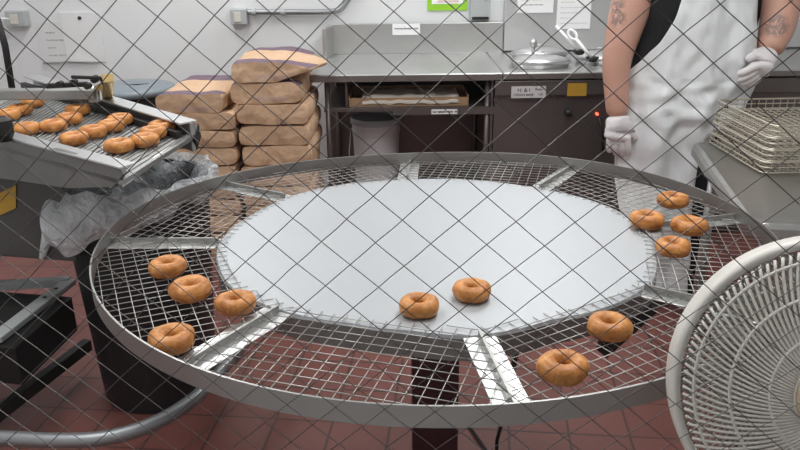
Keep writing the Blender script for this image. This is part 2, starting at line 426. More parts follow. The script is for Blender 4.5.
SPP = [(radians(a), radians(b_)) for a, b_ in ((9, 10.5), (53, 54), (98, 95), (140, 142), (178.4, 178.3), (226, 230.5), (275.7, 276.4), (325.7, 326))]
SPK = [(a + b_) / 2 for a, b_ in SPP]
for p, p_o in SPP:
    rd, rr = rdisc(p) + .001, rrim(p_o) - .004
    s = MB().bar(pol(p, rd, ZM - .0065), pol(p_o, rr, ZM - .0065), .078 if 3.9 < p < 4.1 else .066, .003).build('spoke', FOILM, table, bevel=.001)
    MB().bar(pol(p, rd, ZM + .002), pol(p_o, rr, ZM + .002), .006, .016).build('spoke_web', RIMM, s)
for i, p0 in enumerate(SPK):
    p1 = SPK[(i + 1) % 8]
    if p1 < p0: p1 += 2 * pi
    mid = (p0 + p1) / 2; tn = Vector((-sin(mid), cos(mid), 0)); rn = Vector((cos(mid), sin(mid), 0))
    b = MB()
    def inside(x, y):
        d = Vector((x, y, 0)) - TC; a = atan2(d.y, d.x); r = sqrt(d.x * d.x + d.y * d.y)
        da = (a - mid + pi) % (2 * pi) - pi
        h = (p1 - p0) / 2
        return abs(da) < h and rdisc(a) - .028 < r < rrim(a) - .005
    def runs(o, d, zz):
        st = None; k = -250
        while k <= 250:
            q = o + d * (k * .003); ins = inside(q.x, q.y)
            if ins and st is None: st = k
            if (not ins or k == 250) and st is not None:
                if k - st > 3: b.tube([Vector((*(o + d * (st * .003)).xy, zz)), Vector((*(o + d * ((k - 1) * .003)).xy, zz))], .00105, 5)
                st = None
            k += 1
    g = .0285
    for k in range(-18, 19): runs(TC + tn * (k * g + .008) + rn * .66, rn, ZM + .0014)
    for k in range(-2, 22): runs(TC + rn * (.33 + k * g), tn, ZM + .0036)
    b.build('wire_panel', WIREM, table, smooth=True)
MB().box((TC.x - .014, TC.y, .40), (.125, .125, .75)).build('column', MAROON, table, bevel=.004)
MB().box((TC.x, TC.y, .012), (.42, .42, .024)).build('base_plate', MAROON, table, bevel=.004)
MB().lathe([(.12, .0), (.12, .02), (.05, .05), (.05, .06)], (TC.x, TC.y, ZM - .12), 32).build('turntable_hub', DARK, table, smooth=False)
MB().bar(P(652, 304, .74), P(602, 350, .60), .045, .035).build('brace', DARK, table, bevel=.004)
MB().bar(P(652, 304, .74), TC + Vector((.06, .02, .72)), .03, .03).build('brace', DARK, table, bevel=.004)
c0 = P(516, 352, .765); c1 = P(497, 440, .10)
MB().tube([c0, c0.lerp(c1, .5) + Vector((.006, 0, 0)), c1, Vector((c1.x, c1.y, .006)), Vector((c1.x - .08, c1.y + .25, .006))], .006, 8).build('power_cord', BLACK, table, smooth=True)

# ------------------------------------------------------------------ doughnuts
def doughnut_mesh(seed, R=.0262, r=.0163, hz=.0180):
    b = MB(); nu, nv = 40, 20
    off = Vector((seed * 7.3, seed * 3.1, 0))
    def fn(u, v):
        a, t = 2 * pi * u, 2 * pi * v
        d = Vector((cos(a), sin(a), 0))
        k = noise.noise(d * 1.3 + off) * .0024 + noise.noise(d * 2.6 + off * 2) * .0012
        rr = r * (1 + .10 * noise.noise(Vector((cos(a) * 1.7, sin(a) * 1.7, t)) + off)) + k
        ct, st = cos(t), sin(t)
        ct = math.copysign(abs(ct) ** .9, ct); st = math.copysign(abs(st) ** .9, st)
        if st < 0: st *= .9
        rad = R + k * .6 + rr * ct
        return d * rad + Vector((0, 0, hz * (1 + k * 14) * st))
    b.grid(fn, nu, nv, True)
    zmin = min(v.z for v in b.v)
    for v in b.v: v.z -= zmin
    o = b.build('doughnut', DOUGH, None, smooth=True)
    me = o.data; bpy.data.objects.remove(o); me.name = 'doughnut'
    return me
DM = [doughnut_mesh(s) for s in range(6)]
def doughnut(x, y, z, label, group, k, s=1.):
    o = bpy.data.objects.new('doughnut', DM[k % 6]); COL.objects.link(o); o.location = (x, y, z)
    o.rotation_euler = (0, 0, random.uniform(0, 6.28)); o.scale = (s, s, s)
    tag(o, label, 'doughnut', group)
ZD = ZM + .005
TD = [(563, 369, 1.05, 'golden doughnut nearest the window, on the mesh right of the front spoke'),
      (609, 328, 1.02, 'golden doughnut on the front right mesh, directly behind the nearest doughnut'),
      (419, 304, .98, 'golden doughnut on the plain steel disc, the left one of two there'),
      (472, 289, .98, 'golden doughnut on the plain steel disc, the right one of two there'),
      (172, 341, 1.05, 'golden doughnut beside the shiny left front spoke, nearest of the left four'),
      (236, 304, .99, 'golden doughnut at the left edge of the steel disc, rightmost of the left four'),
      (191, 291, 1.08, 'broad golden doughnut on the left mesh between two others'),
      (168, 268, 1.02, 'golden doughnut on the left mesh, farthest from the window of the left four'),
      (673, 201, 1.0, 'golden doughnut on the right mesh nearest to the aproned worker'),
      (647, 221, 1.06, 'golden doughnut at the right edge of the steel disc, leftmost of the right four'),
      (689, 227, 1.06, 'golden doughnut on the right mesh, rightmost on the whole round table'),
      (673, 248, 1.0, 'golden doughnut on the right mesh, closest to the fan of the right four')]
for k, (px, py, s, lab) in enumerate(TD):
    p = P(px, py, ZD + .014)
    on_disc = k in (2, 3)
    doughnut(p.x, p.y, ZM - .001 if on_disc else ZD, lab, 'doughnuts on the round table', k, s)

# ------------------------------------------------------------------ doughnut conveyor machine
ZB = 1.0
mach = empty('doughnut_machine', (-1.45, 2.2, 0), 'grey steel doughnut machine with conveyor tray at the left edge', 'machine')
nA, nB = P(8, 139, 1.03), P(121, 169, 1.03)
fC, fD = P(104, 97, 1.04), P(192, 126, 1.03)
def ext(a, b, t): return a + (b - a) * t
nL, fL = ext(nB, nA, 1.75), ext(fD, fC, 2.1)
fL.y = min(fL.y, 3.25)
deck = [(nL.x, nL.y), (nB.x, nB.y), (fD.x, fD.y), (fL.x, fL.y)]
MB().prism(deck, ZB - .012, ZB).build('conveyor_belt', STEELD, mach)
b = MB(); dirr = (nB - nA).normalized()
nr = Vector((-dirr.y, dirr.x, 0))
for k in range(1, 44):                               # belt wires across the deck
    t = k / 44; p, q = Vector((*ext(nL, nB, t).xy, ZB + .002)), Vector((*ext(fL, fD, t).xy, ZB + .002)); b.tube([p, q], .002, 5)
b.build('belt_rods', STEELD, mach, smooth=True)
def rail(name, a, b_, h0, h1, th, m, par): 
    o = MB().bar(Vector((a.x, a.y, (h0 + h1) / 2)), Vector((b_.x, b_.y, (h0 + h1) / 2)), th, h1 - h0).build(name, m, par, bevel=.003); return o
def planept(o_, n_, px, py):
    r = ray(px, py); c = Vector((0, 0, H)); return c + r * ((o_ - c).dot(n_) / r.dot(n_))
RAILS = mat('rail_steel', (.21, .205, .195), .42, .7, 14, .10)
sp_ = [planept(nA, nr, *q) for q in ((-150, 130), (8, 141), (60, 150), (121, 169), (123, 174), (114, 187), (67, 188), (20, 181), (-150, 158))]
b = MB(); nn_ = len(sp_); b.v = [p - nr * .0 for p in sp_] + [p + nr * .012 for p in sp_]
b.f = [tuple(range(nn_)), tuple(range(2 * nn_ - 1, nn_ - 1, -1))] + [(k, (k + 1) % nn_, nn_ + (k + 1) % nn_, nn_ + k) for k in range(nn_)]
side = b.build('side_rail', RAILS, mach)
MB().bar(Vector((nL.x, nL.y, 1.033)) + nr * .02, Vector((nB.x, nB.y, 1.033)) + nr * .02, .05, .006).build('rail_flange', STEEL, side, bevel=.002)
far = rail('side_rail', fL, fD, .95, 1.04, .014, STEELD, mach)
MB().bar(Vector((fL.x, fL.y, 1.043)) - nr * .012, Vector((fD.x, fD.y, 1.043)) - nr * .012, .06, .006).build('rail_flange', STEEL, far, bevel=.002)
MB().bar(Vector((fL.x, fL.y, 1.012)) - nr * .05, Vector((fD.x, fD.y, 1.012)) - nr * .05, .02, .02).build('guide_rail', DARK, mach)
e0, e1_ = P(122, 183, .985), P(198, 130, 1.0)
MB().tube([e0, e1_], .010, 10).build('end_roller', STEEL, mach, smooth=True)
b = MB()
for k in range(34):
    t = (k + .5) / 34; p = Vector((*ext(nB, fD, t).xy, ZB)); q = ext(e0, e1_, t); b.bar(p, q, .004, .003)
b.build('discharge_ramp', STEELD, mach)
MB().bar(Vector((fD.x, fD.y, .975)) , e1_ + Vector((0, 0, .0)), .014, .05).build('end_bracket', DARK, mach, bevel=.003)
# body under the conveyor
g0, g1 = P(70, 205, .80), P(0, 256, .60)
bd = [(g0.x - .02, g0.y + .02), (g1.x - .02, g1.y - .0), (-2.1, g1.y + .15), (-2.1, 2.9), (-1.35, 2.9)]
MB().prism(bd, .60, .965).build('fryer_body', mat('fryer_steel', (.10, .10, .095), .45, .4, 6, .12), mach, bevel=.006)
# yellow warning sticker on the side of the body
d_ = (Vector(bd[1] + (0,)) - Vector(bd[0] + (0,))).normalized(); nn = Vector((-d_.y, d_.x, 0)); nn = nn if nn.dot(Vector((1, -1, 0))) > 0 else -nn
def sidept(px, py):
    o = Vector(bd[0] + (0,)) + nn * .004; r = ray(px, py); c = Vector((0, 0, H)); t = (o - c).dot(nn) / r.dot(nn); return c + r * t
MB().add([sidept(-6, 196), sidept(16, 185), sidept(16, 208), sidept(-6, 218)], [(0, 1, 2, 3)]).build('warning_sticker', YEL, mach, solid=.002)
# lower frame
ZF = .40
f0, f1, f2 = P(70, 281, ZF), P(-40, 288, ZF), P(-6, 340, ZF)
MB().bar(f0, f1, .035, .03).build('frame_bar', GREY, mach, bevel=.003)
fb = MB().bar(f0, f2, .05, .02).build('frame_bar', GREY, mach, bevel=.003)
for t in (.2, .36): MB().lathe([(.007, 0), (.007, .002)], f0.lerp(f2, t) + Vector((0, 0, .0105)), 10).build('bolt', DARK, fb)
k0, k1 = P(76, 318, .30), P(20, 372, .30)
tank = [(k0.x, k0.y), (k1.x, k1.y), (k1.x - .5, k1.y + .1), (k0.x - .55, k0.y + .1)]
MB().prism(tank, .25, .385).build('oil_tank', DARK, mach, bevel=.005)
r0, r1 = P(88, 344, .12), P(-10, 420, .12)
MB().bar(r0, r1, .035, .045).build('lower_rail', DARK, mach, bevel=.003)
for (x, y) in ((f1.x - .02, f1.y + .02),):
    MB().box((x - .55, y + .25, .30), (.035, .035, .60)).build('leg', DARK, mach)
MB().box((r1.x - .06, r1.y - .03, .20), (.035, .035, .40)).build('leg', DARK, mach)
MB().box((-2.0, 2.8, .30), (.04, .04, .60)).build('leg', DARK, mach)
MB().box((-2.0, 2.35, .30), (.04, .04, .60)).build('leg', DARK, mach)
# back tray bar, linkage and lever on the far side
bt0, bt1 = P(-60, 94, 1.07), P(96, 94, 1.07)
MB().bar(bt0, bt1, .05, .034).build('drip_tray', STEELD, mach, bevel=.004)
lk0, lk1 = P(46, 86, 1.11), P(88, 84, 1.11)
lk = MB().bar(lk0, lk1, .02, .016).build('linkage_bar', DARK, mach, bevel=.003)
for (px, py, r) in ((60, 84, .010), (74, 82, .010), (95, 79, .013), (88, 86, .010)): MB().lathe([(r, -.012), (r, .012)], P(px, py, 1.12), 14, axis=Matrix.Rotation(pi / 2, 3, 'X')).build('pivot', DARK, mach)
b = MB(); b.tube([P(72, 77, 1.14), P(100, 78, 1.14), P(104, 84, 1.12)], .006, 8)
b.build('linkage_rod', DARK, mach)
MB().bar(P(107, 96, 1.05), P(108, 78, 1.14), .035, .03).build('brass_bracket', BRASS, mach, bevel=.003)
MB().bar(P(93, 90, 1.08), P(106, 84, 1.10), .03, .02).build('brass_bracket', BRASS, mach, bevel=.003)
MB().lathe([(.02, -.02), (.02, .03), (.01, .035)], P(94, 96, 1.06), 14).build('adjusting_knob', STEEL, mach)
y_ = 2.75
MB().tube([Q(-3, 18, y_), Q(5, 45, y_), Q(12, 88, y_)], .012, 8).build('lever_rod', DARK, mach, smooth=True)
MB().lathe([(.02, -.02), (.03, 0), (.03, .04), (.015, .05)], P(3, 134, 1.05), 14).build('rail_clamp', DARK, mach)
# doughnuts on the conveyor, four rows
rows = [('end row of the conveyor', [(119, 146), (142, 141), (153, 133), (162, 127)]),
        ('second row from the conveyor end', [(74, 139), (93, 132), (111, 126), (120, 120)]),
        ('third row from the conveyor end', [(26, 129), (52, 126), (69, 119), (78, 110)]),
        ('last row at the conveyor\'s left edge', [(8, 115), (20, 110), (33, 102)])]
words = [['nearest the window', 'second from the window', 'third from the window', 'farthest from the window'],
         ['nearest the window', 'second from the window', 'third from the window', 'farthest from the window'],
         ['nearest the window', 'second from the window', 'third from the window', 'farthest from the window'],
         ['nearest the window', 'in the middle', 'farthest from the window']]
k = 0; placed = []
for (rn_, pts), ws in zip(rows, words):
    for (px, py), w_ in zip(pts, ws):
        p = P(px, py, ZB + .019); p = Vector((p.x, p.y, 0))
        for q in placed:
            d = p - q
            if d.length < .0795: p = q + d.normalized() * .0795
        placed.append(p)
        doughnut(p.x, p.y, ZB + .004, 'golden doughnut %s in the %s' % (w_, rn_), 'doughnuts on the conveyor', k + 1, .975); k += 1

# ------------------------------------------------------------------ trash bin with clear liner by the conveyor
BX, BY = -.90, 2.47
bn = empty('trash_bin', (BX, BY, 0), 'tall black trash bin with a clear plastic liner beside the round table', 'bin')
MB().lathe([(.195, 0), (.20, .01), (.235, .62), (.245, .78), (.250, .79), (.250, .81), (.232, .81), (.222, .6), (.185, .03)], (BX, BY, 0), 48).build('bin_body', BLACK, bn, smooth=False)
def liner(u, v):
    a = 2 * pi * u; left = max(0, cos(a - radians(215)))
    drop = (.09 + .12 * left ** 1.5 + .05 * noise.noise(Vector((cos(a) * 2, sin(a) * 2, 3))))
    if v < .35:                       # inside, coming up to the rim
        t = v / .35; r = .160 + .066 * t ** 2; z = .60 + .22 * t + .012 * noise.noise(Vector((cos(a) * 5, sin(a) * 5, t * 3)))
    else:
        t = (v - .35) / .65; r = .262 + .05 * sin(t * pi * .8) * (0.5 + left) - .02 * t; z = .825 - drop * t + .01
    wr = .013 * noise.noise(Vector((cos(a) * 7, sin(a) * 7, z * 9))) + .007 * sin(a * 17 + z * 20) + .010 * noise.noise(Vector((cos(a) * 16, sin(a) * 16, z * 22)))
    r += wr * min(1, v * 2.5)
    return Vector((BX + r * cos(a), BY + r * sin(a), z + .025 * noise.noise(Vector((cos(a) * 3, sin(a) * 3, 8)))))
MB().grid(lambda u, v: liner(u, v * .35), 110, 10, True).build('liner_inside', CLEARP, bn, smooth=True)
MB().grid(lambda u, v: liner(u, .35 + v * .65), 130, 18, True).build('liner_skirt', PLASTIC, bn, smooth=True)
kn = P(76, 233, .62)
MB().tube([Vector((BX - .2, BY - .19, .74)), Vector((BX - .225, BY - .215, .67)), Vector((BX - .245, BY - .235, .61))], [.03, .018, .008], 10).build('liner_knot', PLASTIC, bn, smooth=True)

# bent pipe running under the table
pz = .30
pp = [P(-90, 436, pz), P(0, 438, pz), P(50, 441, pz), P(100, 440, pz), P(140, 430, pz), P(172, 415, pz), P(200, 395, pz), P(222, 370, pz), P(242, 343, pz), P(257, 325, pz), P(285, 297, pz)]
def smoothpts(ps, it=2):
    for _ in range(it):
        out = [ps[0]]
        for a, b_ in zip(ps, ps[1:]): out += [a.lerp(b_, .25), a.lerp(b_, .75)]
        ps = out + [ps[-1]]
    return ps
pt = empty('bent_pipe', (pp[5].x, pp[5].y, 0), 'galvanised steel pipe bending round below the left of the round table', 'pipe')
MB().tube(smoothpts(pp), .021, 14).build('tube', PIPE, pt, smooth=True)
q0, q1 = P(232, 357, pz), P(244, 340, pz)
MB().tube([q0, q1], .027, 14).build('coupling', PIPE, pt, smooth=False)
for q in (pp[0],): MB().tube([q, Vector((q.x, q.y, 0))], .016, 10).build('support_leg', PIPE, pt, smooth=True)

# ------------------------------------------------------------------ flour bags
def bag_mesh(seed, w, d, h, taper=0, m=None):
    b = MB(); off = Vector((seed * 5.7, seed, seed * 2.3)); N1, N2, N3 = 14, 18, 6
    vs = {}; V = []; Fc = []
    def key(i, j, k):
        if (i, j, k) in vs: return vs[(i, j, k)]
        x, y, z = 2 * i / N1 - 1, 2 * j / N2 - 1, 2 * k / N3 - 1
        ex = 1 - .30 * abs(z) ** 3 * 1; 
        xx = x * (1 - .06 * abs(z) ** 4 - .03 * abs(y) ** 8); yy = y * (1 - .012 * abs(z)) if abs(y) > .99 else y
        zz = z * (1 - max(.20 * abs(x) ** 7, .05 * abs(y) ** 8))
        p = Vector((xx * w / 2, yy * d / 2, zz * h / 2))
        p.z += h * .06 * noise.noise(Vector((x * 1.3, y * 1.3, 0)) + off) * (1 if z > 0 else .3)
        nv = noise.noise_vector(p * 9 + off) * .010 + noise.noise_vector(p * 24 + off) * .004
        p += Vector((nv.x, nv.y, nv.z * .5))
        if taper and x > .3: p.z = p.z * (1 - .75 * (x - .3) / .7) + h * .15 * (x - .3); p.x += taper * (x - .3) / .7 * max(0, 1 - abs(y + .3))
        vs[(i, j, k)] = len(V); V.append(p); return vs[(i, j, k)]
    for i in range(N1):
        for j in range(N2):
            for k in (0, N3): Fc.append((key(i, j, k), key(i + 1, j, k), key(i + 1, j + 1, k), key(i, j + 1, k)))
    for i in range(N1):
        for k in range(N3):
            for j in (0, N2): Fc.append((key(i, j, k), key(i + 1, j, k), key(i + 1, j, k + 1), key(i, j, k + 1)))
    for j in range(N2):
        for k in range(N3):
            for i in (0, N1): Fc.append((key(i, j, k), key(i, j + 1, k), key(i, j + 1, k + 1), key(i, j, k + 1)))
    b.add(V, Fc); o = b.build('flour_bag', m or BAG, None, smooth=True); me = o.data; me.set_sharp_from_angle(angle=radians(48)); bpy.data.objects.remove(o); return me
def bag(x, y, z, me, label, group, rz=0):
    o = bpy.data.objects.new('flour_bag', me); COL.objects.link(o); o.location = (x, y, z); o.rotation_euler = (0, 0, rz); tag(o, label, 'bag', group)
ordn = ['lowest', 'second lowest', 'third from the floor', 'fourth from the floor', 'fifth from the floor', 'sixth from the floor', 'seventh from the floor', 'eighth from the floor', 'ninth from the floor', 'tenth from the floor']
D_ = .56
BMR = [bag_mesh(s, .355, D_, .098) for s in range(5)]
BMT = bag_mesh(11, .345, D_, .100, taper=.10, m=BAGP)
BMU = bag_mesh(12, .35, D_, .101, m=BAGP); BMV = bag_mesh(13, .325, D_, .094, m=BAGP)
BML = [bag_mesh(20 + s, .34, D_, .083) for s in range(4)]
YF = 3.62
tops = []                                   # right stack, from the top: pixel centre x, pixel bottom
hR = .1025
for i in range(10):
    z = .053 + i * hR
    dx = (0, -.006, .006, 0, -.004, .01, .004, .0, -.022, -.012)[i] - .005
    last = i == 9
    lab = ('brown paper flour bag with a purple printed top, topmost of the right stack' if last else
           'brown paper flour bag, %s in the right stack beside the counter' % ordn[i])
    bag(-.605 + dx, YF + D_ / 2 + random.uniform(-.012, .012) , z, BMT if last else BMU if i == 8 else BMR[i % 5], lab, 'flour bags in the right stack', random.uniform(-.02, .02))
hL = .0875
for i in range(10):
    z = .047 + i * hL
    last = i == 9
    dx = (0, .005, -.005, .004, .006, .004, .008, .016, .02, -.016)[i] - .008
    lab = ('brown paper flour bag with a purple band, topmost of the left stack' if last else
           'brown paper flour bag, %s in the left stack' % ordn[i])
    bag(-.965 + dx, YF + D_ / 2 - .03 + (.0 if last else 0), z, BMV if last else BML[i % 4], lab, 'flour bags in the left stack', random.uniform(-.025, .025))

# trash can with slate lid behind the conveyor
CX, CY = Q(132, 88, 4.15).x, 4.15
zl = Q(136, 85, 4.15).z
tcn = empty('lidded_can', (CX, CY, 0), 'black round can under a slate grey lid, behind the conveyor', 'can')
MB().lathe([(.17, 0), (.21, zl - .06), (.21, zl - .02), (.19, zl - .02)], (CX, CY, 0), 40).build('can_body', BLACK, tcn)
lidz = zl - .02
MB().lathe([(.225, -.02), (.228, .0), (.225, .012), (.20, .014), (.19, .022), (.10, .030), (.001, .032)], (CX, CY, lidz), 48).build('lid', LIDM, tcn, smooth=True)
MB().tube([(CX - .02, CY - .05, lidz + .028), (CX + .05, CY - .06, lidz + .032), (CX + .10, CY - .02, lidz + .028)], .004, 6).build('lid_handle', DARK, tcn, smooth=True)

# ------------------------------------------------------------------ counter with backsplash
ZT, YC = .91, 3.925
xL, xM, xE = Q(309, 75, YC).x, Q(490, 75, YC).x, 2.6
ct = empty('steel_counter', ((xL + xM) / 2, 4.3, 0), 'stainless steel work counter with high backsplash and open shelf below', 'counter')
xj = Q(503, 70, YC).x; xp = Q(503, 40, 4.68).x
MB().box(((xL + xj) / 2, (YC + 4.70) / 2, ZT - .02), (xj - xL, 4.70 - YC, .04)).build('counter_top', COUNTER, ct, bevel=.006)
zb = Q(400, 23, 4.69).z
MB().box(((xL + xj) / 2, YC - .001, ZT - .022), (xj - xL - .012, .006, .030)).build('front_lip', LIPM, ct)  # thin strip over the slab edge, dark reflection put into its colour
MB().box(((xL + .06 + xp) / 2, 4.69, (ZT + zb) / 2), (xp - xL - .06, .03, zb - ZT)).build('backsplash', COUNTER, ct, bevel=.004)
MB().prism([(xL + .02, 4.50), (xL + .045, 4.50), (xL + .075, 4.705), (xL + .04, 4.705)], ZT, zb - .005).build('end_splash', COUNTER, ct, bevel=.004)
zs = Q(420, 107, 3.97).z
xl1, xl2 = Q(328, 110, 3.98).x, Q(487, 110, 3.98).x
for x in (xl1, xl2):
    for y in (3.98, 4.62): MB().tube([(x, y, 0), (x, y, ZT - .04)], .014, 14).build('leg', CABINET, ct, smooth=True)
MB().box(((xl1 + xl2) / 2, 4.30, zs - .012), (xl2 - xl1 + .04, .66, .024)).build('shelf', CABINET, ct, bevel=.003)
MB().box(((xl1 + xl2) / 2, 4.655, (ZT + .05) / 2), (xl2 - xl1 + .1, .012, ZT - .10)).build('back_panel', CABINET, ct)  # added panel that keeps the space under the counter in shadow
MB().box((xl2 + .022, 4.30, (ZT + .05) / 2), (.012, .68, ZT - .10)).build('shade_side_panel', CABINET, ct)  # added beside the shelf, also to shade the space below the top
MB().box((xl1 + .10, 4.30, (ZT + zs) / 2 - .02), (.012, .64, ZT - zs - .045)).build('shelf_divider', CABINET, ct)
lb0, lb1 = Q(431.5, 114.5, 3.95), Q(457.5, 109.5, 3.95)
lp = MB().box(((lb0.x + lb1.x) / 2, 3.958, (lb0.z + lb1.z) / 2), (lb1.x - lb0.x, .004, lb1.z - lb0.z)).build('shelf_label', WHITE, ct)
MB().box(((lb0.x + lb1.x) / 2, 3.966, zs - .02), (xl2 - xl1 - .3, .014, .04)).build('label_rail', CABINET, ct)
def dashes(name, x0, x1, y, z, h, parent, m, seed, words_=3):
    b = MB(); rnd = random.Random(seed); x = x0
    while x < x1:
        wd = rnd.uniform(.5, 1.6) * (x1 - x0) / (words_ * 1.8)
        e = min(x + wd, x1); xx = x
        while xx < e:
            lw = h * rnd.uniform(.35, .75); b.box((xx + lw / 2, y, z + rnd.uniform(-.1, .1) * h), (lw * .72, .0012, h * rnd.uniform(.6, 1))); xx += lw
        x = e + h * .8
    return b.build(name, m, parent)
dashes('label_text', lb0.x + .006, lb1.x - .006, 3.9555, (lb0.z + lb1.z) / 2, (lb1.z - lb0.z) * .45, lp, INKB, 3)
w0, w1 = Q(392.5, 35, 4.67), Q(420, 23.5, 4.67)
sg = MB().box(((w0.x + w1.x) / 2, 4.672, (w0.z + w1.z) / 2), (w1.x - w0.x, .003, w1.z - w0.z)).build('backsplash_sign', WHITE, None)
tag(sg, 'small white paper sign stuck on the top edge of the backsplash', 'sign')
dashes('sign_text', w0.x + .01, w1.x - .01, 4.670, (w0.z + w1.z) / 2 + .004, .010, sg_p := sg, INK, 5, 2) if False else None
def on_parent(o, fn):
    return fn(o)
# tray of paper on the shelf
tr = empty('card_tray', ((xl1 + xl2) / 2 + .02, 4.12, zs), 'open kraft cardboard tray lined with paper on the counter shelf', 'tray')
tx0, tx1 = Q(349, 100, 4.0).x, Q(468, 100, 4.0).x; zt = Q(400, 94, 4.0).z - .02
b = MB(); cx = (tx0 + tx1) / 2
b.box((cx, 4.14, zs + .004), (tx1 - tx0, .30, .006)); b.box((cx, 4.0, (zs + zs + .045) / 2), (tx1 - tx0, .005, .045)); b.box((cx, 4.28, zs + .03), (tx1 - tx0, .005, .06))
for x in (tx0, tx1): b.box((x, 4.14, zs + .028), (.005, .28, .056))
b.build('tray_box', CARD, tr)
MB().grid(lambda u, v: Vector((tx0 + .07 + (tx1 - tx0 - .12) * u + .006 * noise.noise(Vector((v * 8, u * 5, 1))), 3.985 + .27 * v, zs + .050 + .010 * noise.noise(Vector((u * 9, v * 3, 2))) - .035 * max(0, .12 - v) / .12)), 40, 12).build('paper_liner', PAPERB, tr, smooth=True, solid=.004)
# bucket on the floor under the counter
bq0, bq1 = Q(352, 130, 4.35), Q(400, 130, 4.35); bx = (bq0.x + bq1.x) / 2; br = (bq1.x - bq0.x) / 2
bzt = Q(375, 121, 4.22).z
bk = empty('bucket', (bx, 4.35, 0), 'white plastic bucket with a grey lid under the steel counter', 'bucket')
MB().lathe([(br * .82, 0), (br * .84, .01), (br * .97, bzt - .10), (br * 1.0, bzt - .09), (br * 1.0, bzt - .07), (br * .98, bzt - .06), (br * .99, bzt - .02)], (bx, 4.35, 0), 40).build('bucket_body', BUCKET, bk)
MB().lathe([(br * 1.05, bzt - .035), (br * 1.06, bzt - .012), (br * 1.02, bzt), (br * .96, bzt), (br * .93, bzt - .012), (.001, bzt - .012)], (bx, 4.35, 0), 40).build('bucket_lid', mat('bucket_lid', (.40, .45, .48), .4), bk, smooth=False)
MB().tube([(bx - br * 1.02, 4.35, bzt - .07), (bx - br * 1.12, 4.28, bzt - .2), (bx - br * 1.0, 4.24, bzt - .32)], .004, 6).build('bail_handle', STEELD, bk, smooth=True)

# right cabinet (serving unit) with steel top
cb = empty('prep_cabinet', ((xM + xE) / 2, 4.3, 0), 'long stainless steel prep cabinet with dark front and control knob', 'cabinet')
MB().box(((xj + xE) / 2, (YC + 4.70) / 2, ZT - .018), (xE - xj - .004, 4.70 - YC, .036)).build('cabinet_top', COUNTER, cb, bevel=.006)
MB().box(((xM + .03 + xE) / 2, 4.33, (ZT - .025) / 2 + .0), (xE - xM - .03, .74, ZT - .065)).build('cabinet_body', CABINET, cb, bevel=.004)
MB().box(((xj + xE) / 2, YC - .001, ZT - .021), (xE - xj - .012, .006, .026)).build('front_lip', LIPM, cb)  # same strip with the reflected dark in its colour
MB().box(((xM + .03 + xE) / 2, 3.945, ZT - .082), (xE - xM - .03, .03, .076)).build('upper_panel', CABINET, cb, bevel=.003)
MB().box(((xp + xE) / 2, 4.69, 1.18), (xE - xp - .01, .025, .52)).build('back_panel', PANEL, cb, bevel=.003)
YFc = 3.93
l0, l1 = Q(511, 98, YFc), Q(546, 86, YFc)
cl = MB().box(((l0.x + l1.x) / 2, 3.928, (l0.z + l1.z) / 2), (l1.x - l0.x, .004, l1.z - l0.z)).build('name_label', mat('label_grey', (.62, .60, .60), .5), cb)
lw, lh = l1.x - l0.x, l1.z - l0.z
text('label_text', 'H. & I', lh * .46, (l0.x + lw * .36, 3.9255, l0.z + lh * .66), (1, 0, 0), (0, 0, 1), INKB, cl)
text('label_text', 'Robo', lh * .30, (l0.x + lw * .80, 3.9255, l0.z + lh * .74), (1, 0, 0), (0, 0, 1), INKB, cl)
text('label_text', 'CREAM BASE', lh * .30, (l0.x + lw * .36, 3.9255, l0.z + lh * .26), (1, 0, 0), (0, 0, 1), INKB, cl)
text('label_text', '120', lh * .30, (l0.x + lw * .84, 3.9255, l0.z + lh * .30), (1, 0, 0), (0, 0, 1), INKB, cl)
s0, s1 = Q(567, 96, YFc), Q(587, 83, YFc)
ys = MB().box(((s0.x + s1.x) / 2, 3.928, (s0.z + s1.z) / 2), (s1.x - s0.x, .004, s1.z - s0.z)).build('yellow_sticker', YEL, cb)
k_ = Q(568, 112, 3.95)
MB().lathe([(.020, -.02), (.020, .02), (.008, .03)], (k_.x, 3.94, k_.z), 16, axis=Matrix.Rotation(pi / 2, 3, 'X')).build('control_knob', BLACK, cb)
k_ = Q(597, 114, 3.95)
MB().lathe([(.007, -.01), (.007, .010), (.003, .013)], (k_.x, 3.95, k_.z), 16, axis=Matrix.Rotation(pi / 2, 3, 'X')).build('indicator_lamp', LED, cb)
MB().tube([(k_.x + .01, 3.945, k_.z - .02), (k_.x + .035, 3.93, k_.z - .10), (k_.x + .045, 3.94, k_.z - .2)], .007, 6).build('cable', BLACK, cb, smooth=True)

# pans and ladles on the cabinet top
def pan(px, py, y, r, sy, label, handle=None):
    c = Q(px, py, y); c.z = ZT
    o = empty('lidded_pan', c, label, 'pan', 'steel pans on the prep cabinet')
    MB().lathe([(r * .9, 0), (r * .96, .02), (r * 1.04, .024), (r * 1.04, .03), (r * .98, .032)], c, 44, sy=sy).build('pan_body', STEEL, o, smooth=False)
    MB().lathe([(r * .99, .032), (r * .97, .038), (r * .6, .055), (r * .2, .062), (.001, .063)], c, 44, sy=sy).build('lid', STEEL, o, smooth=True)
    MB().tube([c + Vector((-.02, 0, .06)), c + Vector((-.02, 0, .075)), c + Vector((.02, 0, .075)), c + Vector((.02, 0, .06))], .004, 8).build('lid_handle', STEEL, o, smooth=True)
    return c
yA, yB_ = 4.12, 4.42
cA = pan(540, 66, yA, .165, .72, 'shallow stainless pan with lid on the prep cabinet, nearest the front edge')
cB = pan(539, 58, yB_, .165, .62, 'shallow stainless pan with lid behind the front pan and below the spout')
cC = pan(600, 64, 4.25, .14, .9, 'shallow stainless pan with lid beside the worker and under the ladles')
sp = Q(533, 57, 4.28); sp.z = ZT
st = empty('spout', sp, 'small steel spout with a round head standing between two pans', 'tap')
zt_ = Q(533, 40, 4.28).z
